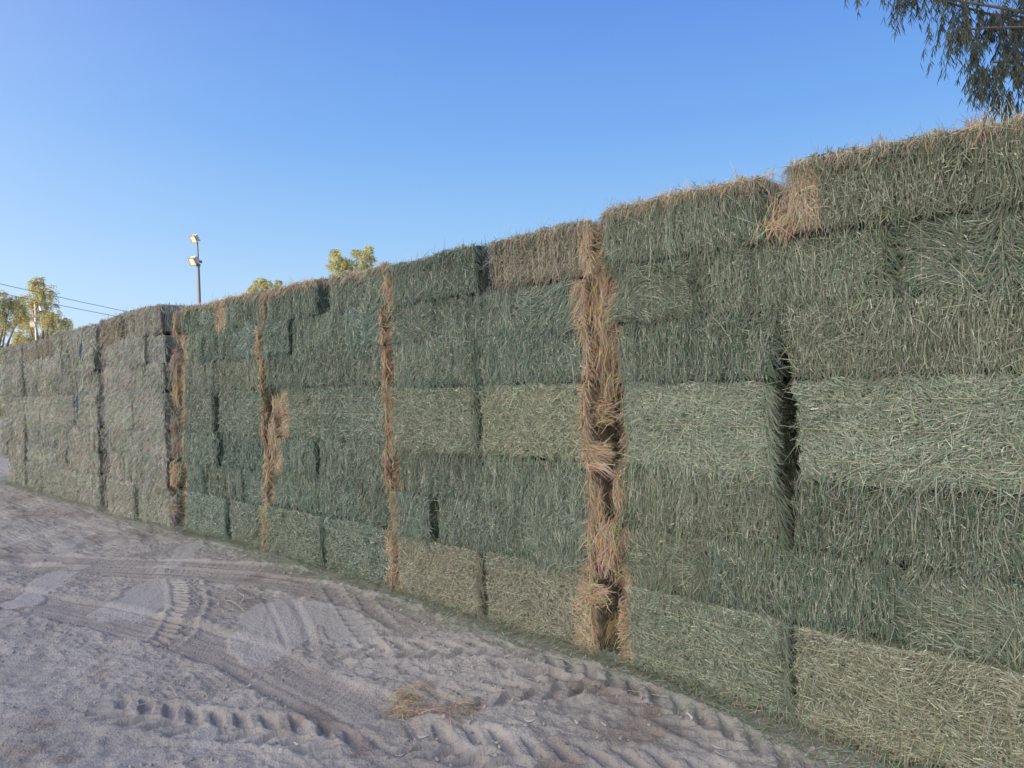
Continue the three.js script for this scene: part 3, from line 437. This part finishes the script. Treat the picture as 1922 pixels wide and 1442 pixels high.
{ // the clump of dry hay lying on the dirt
  const st = new Strips(), r = rng(913), sp = [[-3.57, 1.28, 0.10, 190, 0.045], [-3.45, 1.37, 0.11, 160, 0.03], [-3.30, 1.22, 0.2, 220, 0.02], [-3.62, 1.1, 0.08, 60, 0.015], [-3.2, 1.1, 0.1, 60, 0.012]];
  for (const [cu, cz, s, n, hh] of sp) for (let k = 0; k < n; k++) {
    const du = gauss(r) * s, dz = gauss(r) * s, u = cu + du, z = cz + dz, y = groundY(u, z) + 0.004 + r() * hh * Math.exp(-(du * du + dz * dz) / (s * s)), a = r() * 6.283, len = rr(0.04, 0.15, r), d = [Math.cos(a), gauss(r) * 0.35, Math.sin(a)];
    st.add([-0.5, 0, 0.5].map(t => [u + d[0] * len * t, y + d[1] * len * t + Math.abs(d[1]) * len * 0.5 + 0.01 * (1 - 4 * t * t), z + d[2] * len * t]), rr(0.0008, 0.0018, r), norm(cross(norm(d), [gauss(r), 1, gauss(r)])), (r() < 0.7 ? [0.66, 0.50, 0.31] : [0.34, 0.24, 0.15]).map(v => v * rr(0.7, 1.25, r)), [0.8, 1, 0.4]);
  }
  tag(part('hay_clump', st.geo(), stalkMat, scene), 'small tan clump of dry hay lying on the tracked dirt', 'hay clump');
}
// dry twigs
function twig(label, u, z, segs, rad = 0.003) {
  const y0 = groundY(u, z), geos = segs.map(P => new THREE.TubeGeometry(new THREE.CatmullRomCurve3(P.map(([x, yy, zz]) => new THREE.Vector3(x, groundY(u + x, z + zz) - y0 + 0.006 + yy, zz))), 10, rad * (0.6 + 0.5 * R()), 5));
  const m = part('dry_twig', mergeGeometries(geos), std([0.50, 0.44, 0.36], 0.9), scene); m.position.set(u, y0, z); tag(m, label, 'twig', 'dry twigs on the dirt');
}
twig('pale branching twig alone on the dirt at lower left', -4.62, 2.2, [[[0, 0, 0], [-0.08, 0.02, 0.0], [-0.17, 0.01, -0.01]], [[0, 0, 0], [0.02, 0.015, -0.07], [-0.06, 0.01, -0.2]], [[0, 0, 0], [0.08, 0.015, 0.03], [0.18, 0, 0.1]], [[0, 0.005, 0], [-0.02, 0.01, 0.1], [-0.04, 0, 0.22]], [[0.02, 0.015, -0.07], [0.08, 0.02, -0.12], [0.13, 0.0, -0.13]]]);
twig('bent dry twig between the silt patches, beside the lug track', -5.95, 1.2, [[[0.1, 0, 0.0], [0, 0.03, 0], [-0.2, 0.03, -0.02], [-0.4, 0.0, -0.06]], [[0, 0.03, 0], [-0.1, 0.06, -0.09], [-0.3, 0.05, -0.14]]], 0.005);
twig('thin dark twig standing out near the hay clump', -3.42, 1.02, [[[0, 0, 0], [0.02, 0.03, -0.05], [-0.02, 0.06, -0.09]], [[0.02, 0.03, -0.05], [0.06, 0.02, -0.07]]], 0.0025);
twig('long thin straw lying near the foot of the nearest stack', -2.6, 0.3, [[[-0.15, 0, 0.05], [0, 0.012, 0], [0.17, 0, -0.06]]], 0.0022);
twig('long thin straw lying before the wide tan gap', -3.2, 0.28, [[[-0.2, 0, -0.04], [0, 0.012, 0], [0.2, 0, 0.06]]], 0.0022);
// fallen eucalyptus leaves
{
  const leafMat = std([0.66, 0.63, 0.56], 0.7, { side: THREE.DoubleSide });
  const spots = [[-3.55, 2.0, 0.1, 'by itself at the bottom, left of the hay clump'], [-3.62, 2.16, 1.2, 'standing on edge at the bottom left of the hay clump'], [-3.17, 1.47, 2.4, 'just below the hay clump'], [-3.24, 1.06, 1.9, 'just right of the hay clump'], [-2.9, 1.19, 1.6, 'curled upright right of the hay clump'], [-2.83, 1.0, 2.6, 'in a tread mark right of the hay clump'], [-2.62, 0.84, 0.6, 'pale and slender, on the tracks before the nearest stack'], [-2.5, 0.75, 0.3, 'small, on the tracks before the nearest stack'], [-1.91, 0.56, 0.2, 'lower of a pair near the bottom edge'], [-1.94, 0.53, 0.25, 'upper of a pair near the bottom edge'], [-1.34, 0.2, 0.2, 'nearest the foot of the right-hand stack'], [-3.12, 1.66, 2.0, 'tiny, below the hay clump'], [-4.65, 1.0, 0.1, 'on the silt patch by the oval lug prints'], [-4.49, 1.82, 1.3, 'small and bright, beside the wide wheel track'], [-2.21, 0.35, 0.7, 'in the lug prints before the nearest stack']];
  spots.forEach(([u, z, a, where], i) => {
    const L = 0.045 + 0.035 * hash(i, 4, 7), w = 0.006 + 0.004 * hash(i, 1, 2), n = 8, P = [], I = [];
    for (let k = 0; k <= n; k++) { const t = k / n, x = (t - 0.5) * L, ww = w * Math.pow(Math.sin(Math.PI * Math.min(0.98, t * 0.96 + 0.03)), 0.8), bz = 0.18 * L * (4 * (t - 0.5) * (t - 0.5)), lift = 0.10 * L * 4 * (t - 0.5) * (t - 0.5); P.push(x, lift, bz - ww, x, lift + 0.003, bz, x, lift, bz + ww); }
    for (let k = 0; k < n; k++) for (let m = 0; m < 2; m++) { const q = 3 * k + m; I.push(q, q + 1, q + 3, q + 1, q + 4, q + 3); }
    const g = new THREE.BufferGeometry(); g.setAttribute('position', new THREE.Float32BufferAttribute(P, 3)); g.setIndex(I); g.computeVertexNormals();
    const m = part('fallen_leaf', g, leafMat, scene); m.position.set(u, groundY(u, z) + 0.006, z); m.rotation.set(gauss() * 0.25, -a, gauss() * 0.2); tag(m, `dry pale leaf ${where}`, 'leaf', 'dry leaves on the dirt');
  });
}
// blue twine ends hanging on the grey stacks
{
  const strand = (parent, pts, rad) => part('strand', new THREE.TubeGeometry(new THREE.CatmullRomCurve3(pts.map(p => new THREE.Vector3(...p))), 24, rad, 5), blueTwine, parent);
  const r = rng(61), fray = (g, n, y0, y1, lean) => { for (let k = 0; k < n; k++) { const t0 = rr(y1, y0, r), L = rr(0.4, 0.9, r) * (y0 - y1), x0 = lean * (y0 - t0) + gauss(r) * 0.02; strand(g, [0, 0.33, 0.66, 1].map(t => [x0 + lean * L * t + gauss(r) * 0.025, t0 - L * t, 0.01 + r() * 0.04]), 0.0036); } };
  fray(thing('loose_twine', [-13.86, 2.9, 0.14], 'frayed blue twine dangling from the top bale of a grey stack', 'twine', 'loose blue twine'), 7, 0.0, -0.34, -0.5);
  fray(thing('loose_twine', [-14.33, 1.98, 0.14], 'frayed blue twine dangling halfway up a grey stack', 'twine', 'loose blue twine'), 7, 0.0, -0.34, 0.05);
}

// ------------------------------------------------------------------ trees
const leafG = new THREE.MeshPhysicalMaterial({ vertexColors: true, roughness: 0.9, side: THREE.DoubleSide, transmission: 0.4, thickness: 0 });
const barkMat = std([0.22, 0.17, 0.13], 0.95);
function limb(a, b, r0, r1, bend, r) { const m = a.clone().lerp(b, 0.5).add(new THREE.Vector3(gauss(r) * bend, Math.abs(gauss(r)) * bend, gauss(r) * bend)); const c = new THREE.QuadraticBezierCurve3(a, m, b), g = new THREE.TubeGeometry(c, 8, 1, 7); const P = g.attributes.position; for (let i = 0; i <= 8; i++) { const o = c.getPoint(i / 8), rad = lerp(r0, r1, i / 8); for (let j = 0; j <= 7; j++) { const k = i * 8 + j; P.setXYZ(k, o.x + (P.getX(k) - o.x) * rad, o.y + (P.getY(k) - o.y) * rad, o.z + (P.getZ(k) - o.z) * rad); } } g.computeVertexNormals(); return g; }
// drooping sprays of narrow leaves hung on limbs; blobs: [x,y,z,radius] round the foot of the tree
function tree(name, label, pos, height, blobs, o) {
  const r = rng(o.seed), g = thing(name, pos, label, 'tree', o.group), trunkTop = new THREE.Vector3(o.lean ?? 0, height * (o.fork ?? 0.35), 0), st = new Strips(), limbs = [];
  part('trunk', limb(new THREE.Vector3(0, -0.1, 0), trunkTop, o.trunk, o.trunk * 0.7, 0.2, r), barkMat, g);
  for (const [x, y, z, rad, n] of blobs) {
    const c = new THREE.Vector3(x, y, z); limbs.push(limb(trunkTop, c, o.trunk * (o.limb ?? 0.45), o.trunk * 0.06, 0.5, r));
    for (let k = 0; k < n; k++) {
      let p; do { p = [rr(-1, 1, r), rr(-1, 1, r), rr(-1, 1, r)]; } while (p[0] * p[0] + p[1] * p[1] + p[2] * p[2] > 1);
      const f = 0.9 + 0.5 * vn(p[0] * 2 + o.seed, p[1] * 2, p[2] * 2), s = [x + p[0] * rad * f, y + p[1] * rad * f * (o.sq ?? 1), z + p[2] * rad * f], out = [p[0] * 0.6 + gauss(r) * 0.3, 0, p[2] * 0.6 + gauss(r) * 0.3], L = rr(o.spray[0], o.spray[1], r);
      const at = t => [s[0] + out[0] * L * t * 0.6, s[1] + (0.25 * t - 1.0 * t * t) * L, s[2] + out[2] * L * t * 0.6];
      if (o.twigs) st.add([0, 0.33, 0.66, 1].map(at), o.leaf[1] * 0.18, norm([gauss(r), 0.1, gauss(r)]), [0.12, 0.09, 0.06], [1, 0.8, 0.6, 0.3]);
      const tone = Math.exp(gauss(r) * 0.22), yl = r();
      for (let q = 0; q < o.per; q++) {
        const t = rr(0.12, 1, r), b = at(t), ll = o.leaf[0] * rr(0.65, 1.2, r), an = r() * 6.283, sp = rr(0.25, 0.75, r), d = norm(o.far ? [Math.cos(an) * 0.8, -0.45 + gauss(r) * 0.7, Math.sin(an) * 0.8] : [Math.cos(an) * sp, -1 + gauss(r) * 0.25, Math.sin(an) * sp]), sd = norm(cross(d, [gauss(r), 0.2, gauss(r)]));
        const col = o.col.map((v, m) => v * tone * rr(0.8, 1.2, r) * (yl < 0.25 ? [1.3, 1.15, 0.8][m] : 1));
        st.add((o.far ? [0.2, 1] : [0, 0.4, 1]).map(tt => [b[0] + d[0] * ll * tt, b[1] + d[1] * ll * tt, b[2] + d[2] * ll * tt]), o.leaf[1] * 0.5 * rr(0.8, 1.2, r), sd, col, o.far ? [1, 0.25] : [0.35, 1, 0.12]);
      }
    }
  }
  part('limbs', mergeGeometries(limbs), barkMat, g); part('crown', st.geo(), leafG, g, 'stuff'); return g;
}
const PEP = [0.46, 0.44, 0.21];
// a blob list given by where its parts stand as seen from the yard: metres to the side of the foot, height, depth
const PX = (x, y, Z) => { const f = [-Math.cos(CAM.yaw), 0, -Math.sin(CAM.yaw)], k = (x - 961) / 1388; return [Z * (f[0] - k * f[2]), CAM.d + Z * (f[2] + k * f[0])]; };
function treeAt(name, label, x0, Z, list, o) {
  const s = 1388 / Z, r = rng(o.seed + 50), [u, z] = PX(x0, 0, Z), hor = x => 709 - (x - 961) * 0.0297, top = Math.max(...list.map(q => (hor(q[0]) - q[1]) / s + CAM.h));
  const t = tree(name, label, [u, -0.15, z], top, list.map(([x, y, rad, n]) => [(x - x0) / s, (hor(x) - y) / s + CAM.h + 0.15, gauss(r) * rad / s * 0.7, rad / s, n]), o); t.rotation.y = CAM.yaw; return t;
}
treeAt('pepper_tree', 'sunlit yellow-green tree at the far left edge, beyond the wall', -8, 60, [[0, 566, 24, 120], [24, 566, 14, 50], [42, 574, 9, 30], [44, 590, 7, 20], [5, 600, 22, 70], [-25, 570, 40, 120], [10, 660, 16, 80], [2, 690, 20, 110], [-10, 730, 26, 110], [-14, 775, 22, 90], [-30, 640, 34, 100]], { seed: 5, trunk: 0.3, leaf: [0.22, 0.05], per: 30, spray: [0.5, 1.6], far: true, col: PEP, group: 'sunlit trees beyond the wall' });
treeAt('pepper_tree', 'tall sunlit tree with round crown behind the small lamp pole', 80, 74, [[72, 530, 13, 60], [92, 548, 18, 80], [62, 562, 17, 70], [80, 582, 22, 100], [56, 602, 18, 80], [106, 600, 17, 70], [128, 604, 10, 35], [95, 628, 26, 120], [58, 636, 22, 110], [30, 650, 12, 40], [120, 632, 14, 50]], { seed: 6, trunk: 0.4, leaf: [0.24, 0.055], per: 30, spray: [0.6, 1.7], far: true, col: PEP, group: 'sunlit trees beyond the wall' });
treeAt('pepper_tree', 'low sunlit treetop peeking over the leftmost green stack', 498, 42, [[495, 530, 13, 60], [480, 542, 9, 34], [509, 532, 9, 34], [530, 528, 6, 18], [522, 538, 7, 18], [485, 560, 16, 70], [512, 556, 16, 70], [498, 585, 28, 170]], { seed: 7, trunk: 0.2, leaf: [0.13, 0.028], per: 26, spray: [0.2, 0.55], far: true, col: [0.44, 0.45, 0.22], group: 'sunlit treetops over the wall' });
treeAt('pepper_tree', 'twin-topped sunlit treetop peeking over the third stack', 668, 42, [[637, 474, 9, 40], [644, 488, 14, 55], [656, 494, 10, 30], [676, 472, 9, 34], [699, 468, 9, 38], [692, 482, 13, 50], [668, 496, 14, 40], [706, 484, 6, 16], [641, 500, 13, 55], [690, 498, 15, 60], [655, 508, 14, 50], [650, 524, 20, 110], [690, 522, 20, 110], [668, 548, 34, 220]], { seed: 8, trunk: 0.22, leaf: [0.13, 0.028], per: 26, spray: [0.2, 0.55], far: true, col: [0.44, 0.45, 0.22], group: 'sunlit treetops over the wall' });
// the eucalyptus that hangs in from the right
treeAt('eucalyptus_tree', 'dark drooping eucalyptus branches over the right end of the wall', 2330, 10.5, [[1860, 15, 70, 60], [1920, 55, 75, 78], [1795, 0, 46, 28], [1885, 115, 42, 30], [1930, 150, 42, 32], [2000, 80, 115, 130], [2100, -30, 170, 130], [1950, -80, 120, 130], [1735, -12, 30, 22], [1640, -38, 26, 14], [1810, 60, 40, 24], [2010, 170, 55, 40], [2250, -40, 220, 120]], { seed: 9, trunk: 0.22, fork: 0.8, limb: 0.12, leaf: [0.135, 0.015], per: 20, spray: [0.25, 0.6], col: [0.10, 0.12, 0.09], twigs: true });

// ------------------------------------------------------------------ lamp poles and wires
function floodPole(pos, h, heads, label, metal, lampCol, rad) {
  const g = thing('floodlight_pole', pos, label, 'lamp pole', 'floodlight poles'), m = std(metal, 0.55, { metalness: 0.2 });
  const shaft = new THREE.CylinderGeometry(rad * 0.7, rad, h * 0.87, 14); shaft.translate(0, h * 0.435, 0); part('shaft', shaft, m, g);
  const mast = new THREE.CylinderGeometry(rad * 0.42, rad * 0.42, h * 0.13, 10); mast.translate(0, h * 0.935, 0); part('mast', mast, m, g);
  const col = mergeGeometries([new THREE.CylinderGeometry(rad * 1.1, rad * 1.1, 0.12, 12).translate(0, h * 0.875, 0), new THREE.BoxGeometry(0.12, 0.14, 0.42).translate(0, h * 0.895, 0)]); part('collar', col, m, g);
  const housing = std(lampCol, 0.6), glass = std([0.62, 0.56, 0.44], 0.25), frame = std([0.25, 0.22, 0.2], 0.6);
  for (const [dx, dy, dz, yaw, pitch, roll, s] of heads) {
    const L = new THREE.Group(); L.name = 'lamp_head'; L.position.set(dx, h + dy, dz); L.rotation.set(pitch, yaw, roll, 'YXZ'); g.add(L);
    const w = 0.27 * s, d = 0.14 * s, sh = new THREE.Shape([[-w, -w * 0.85], [w, -w * 0.85], [w, w * 0.85], [-w, w * 0.85]].map(p => new THREE.Vector2(...p)));
    const box = new THREE.CylinderGeometry(w * 0.75, w * 1.38, d * 2, 4, 1); box.rotateY(Math.PI / 4); box.rotateX(-Math.PI / 2); box.rotateY(Math.PI); part('housing', box.toNonIndexed ? (() => { const q = box.toNonIndexed(); q.computeVertexNormals(); return q; })() : box, housing, L);
    part('glass', new THREE.BoxGeometry(w * 1.7, w * 1.7, 0.02).translate(0, 0, d + 0.014), glass, L);
    const fr = [[0, w * 0.93, w * 1.98, 0.05], [0, -w * 0.93, w * 1.98, 0.05], [w * 0.93, 0, 0.05, w * 1.76], [-w * 0.93, 0, 0.05, w * 1.76]].map(([x, y, a, b]) => new THREE.BoxGeometry(a, b, 0.045).translate(x, y, d + 0.012)); part('frame', mergeGeometries(fr), frame, L);
    const arm = new THREE.TubeGeometry(new THREE.LineCurve3(new THREE.Vector3(0, 0, -d), new THREE.Vector3(0, -w * 1.1, -d - w * 0.9)), 2, 0.03 * s, 6); part('bracket', arm, m, L);
  }
  return g;
}
floodPole([-42.1, -0.15, -13.4], 10.25, [[0.06, 0.2, 0.16, 0.3, 0.5, 0, 0.78], [0.06, -1.06, 0.26, 0.3, 0.55, 0, 0.85]], 'grey pole with two square floodlights rising behind the green stacks', [0.16, 0.16, 0.17], [0.55, 0.52, 0.45], 0.115);
floodPole([-69.6, -0.2, -11.4], 9.2, [[0, -0.35, -0.42, -0.9, 0.4, 0, 0.8], [0.1, -1.6, 0.2, 0.9, 0.3, 0, 0.85]], 'small cream lamp pole in front of the tall round tree', [0.7, 0.58, 0.48], [0.85, 0.8, 0.62], 0.09);
function wire(a, b, sag, label) { const pts = []; for (let k = 0; k <= 20; k++) { const t = k / 20; pts.push(new THREE.Vector3(...a).lerp(new THREE.Vector3(...b), t).add(new THREE.Vector3(0, -sag * 4 * t * (1 - t), 0))); } tag(part('overhead_wire', new THREE.TubeGeometry(new THREE.CatmullRomCurve3(pts), 60, 0.022, 5), std([0.22, 0.22, 0.24], 0.6), scene), label, 'wire', 'overhead wires'); }
// (wire end points: in front of the far trees on the left, running down behind the wall)
const px = (x, y, Z) => { const f = [-Math.cos(CAM.yaw) * Math.cos(CAM.pitch), Math.sin(CAM.pitch), -Math.sin(CAM.yaw) * Math.cos(CAM.pitch)], r0 = norm(cross(f, [0, 1, 0])), u0 = cross(r0, f), c = Math.cos(CAM.roll), s = Math.sin(CAM.roll), k = (x - 961) / 1388, v = -(y - 721) / 1388; return [0, 1, 2].map(m => [0, CAM.h, CAM.d][m] + Z * (f[m] + k * (c * r0[m] - s * u0[m]) + v * (c * u0[m] + s * r0[m]))); };
wire(px(-140, 500, 46), px(470, 628, 75), 0.25, 'upper overhead wire sloping down behind the grey stacks');
wire(px(-140, 520, 46), px(470, 636, 75), 0.25, 'lower overhead wire sloping down behind the grey stacks');

// ------------------------------------------------------------------ unseen barn added behind the viewer, sized to shade yard and wall
{
  const g = thing('hay_barn', [11, 0, 58], 'added unseen barn behind the viewer, put there to shade the yard', 'barn'), tin = std([0.55, 0.55, 0.53], 0.5, { metalness: 0.3 });
  const corr = (L, H) => { const s = new THREE.Shape(), n = Math.round(L / 0.4); s.moveTo(-L / 2, 0); for (let k = 0; k <= n; k++) s.lineTo(-L / 2 + L * k / n, k % 2 ? 0.06 : 0); s.lineTo(L / 2, 0.16); s.lineTo(-L / 2, 0.16); const q = new THREE.ExtrudeGeometry(s, { depth: H, bevelEnabled: false }); q.rotateX(-Math.PI / 2); return q; };
  part('wall', corr(74, 11.2).translate(0, 0, -6), tin, g); part('wall', corr(74, 11.2).translate(0, 0, 6), tin, g); part('wall', corr(11.8, 11.2).rotateY(Math.PI / 2).translate(-37, 0, 0), tin, g); part('wall', corr(11.8, 11.2).rotateY(Math.PI / 2).translate(36.9, 0, 0), tin, g);
  const roof = new THREE.Shape([[-6.6, 11.15], [0, 13.3], [6.6, 11.15], [6.6, 11.35], [0, 13.5], [-6.6, 11.35]].map(p => new THREE.Vector2(...p))); part('roof', new THREE.ExtrudeGeometry(roof, { depth: 75, bevelEnabled: false }).rotateY(Math.PI / 2).translate(-37.5, 0, 0), tin, g);
}
renderer.render(scene, camera);
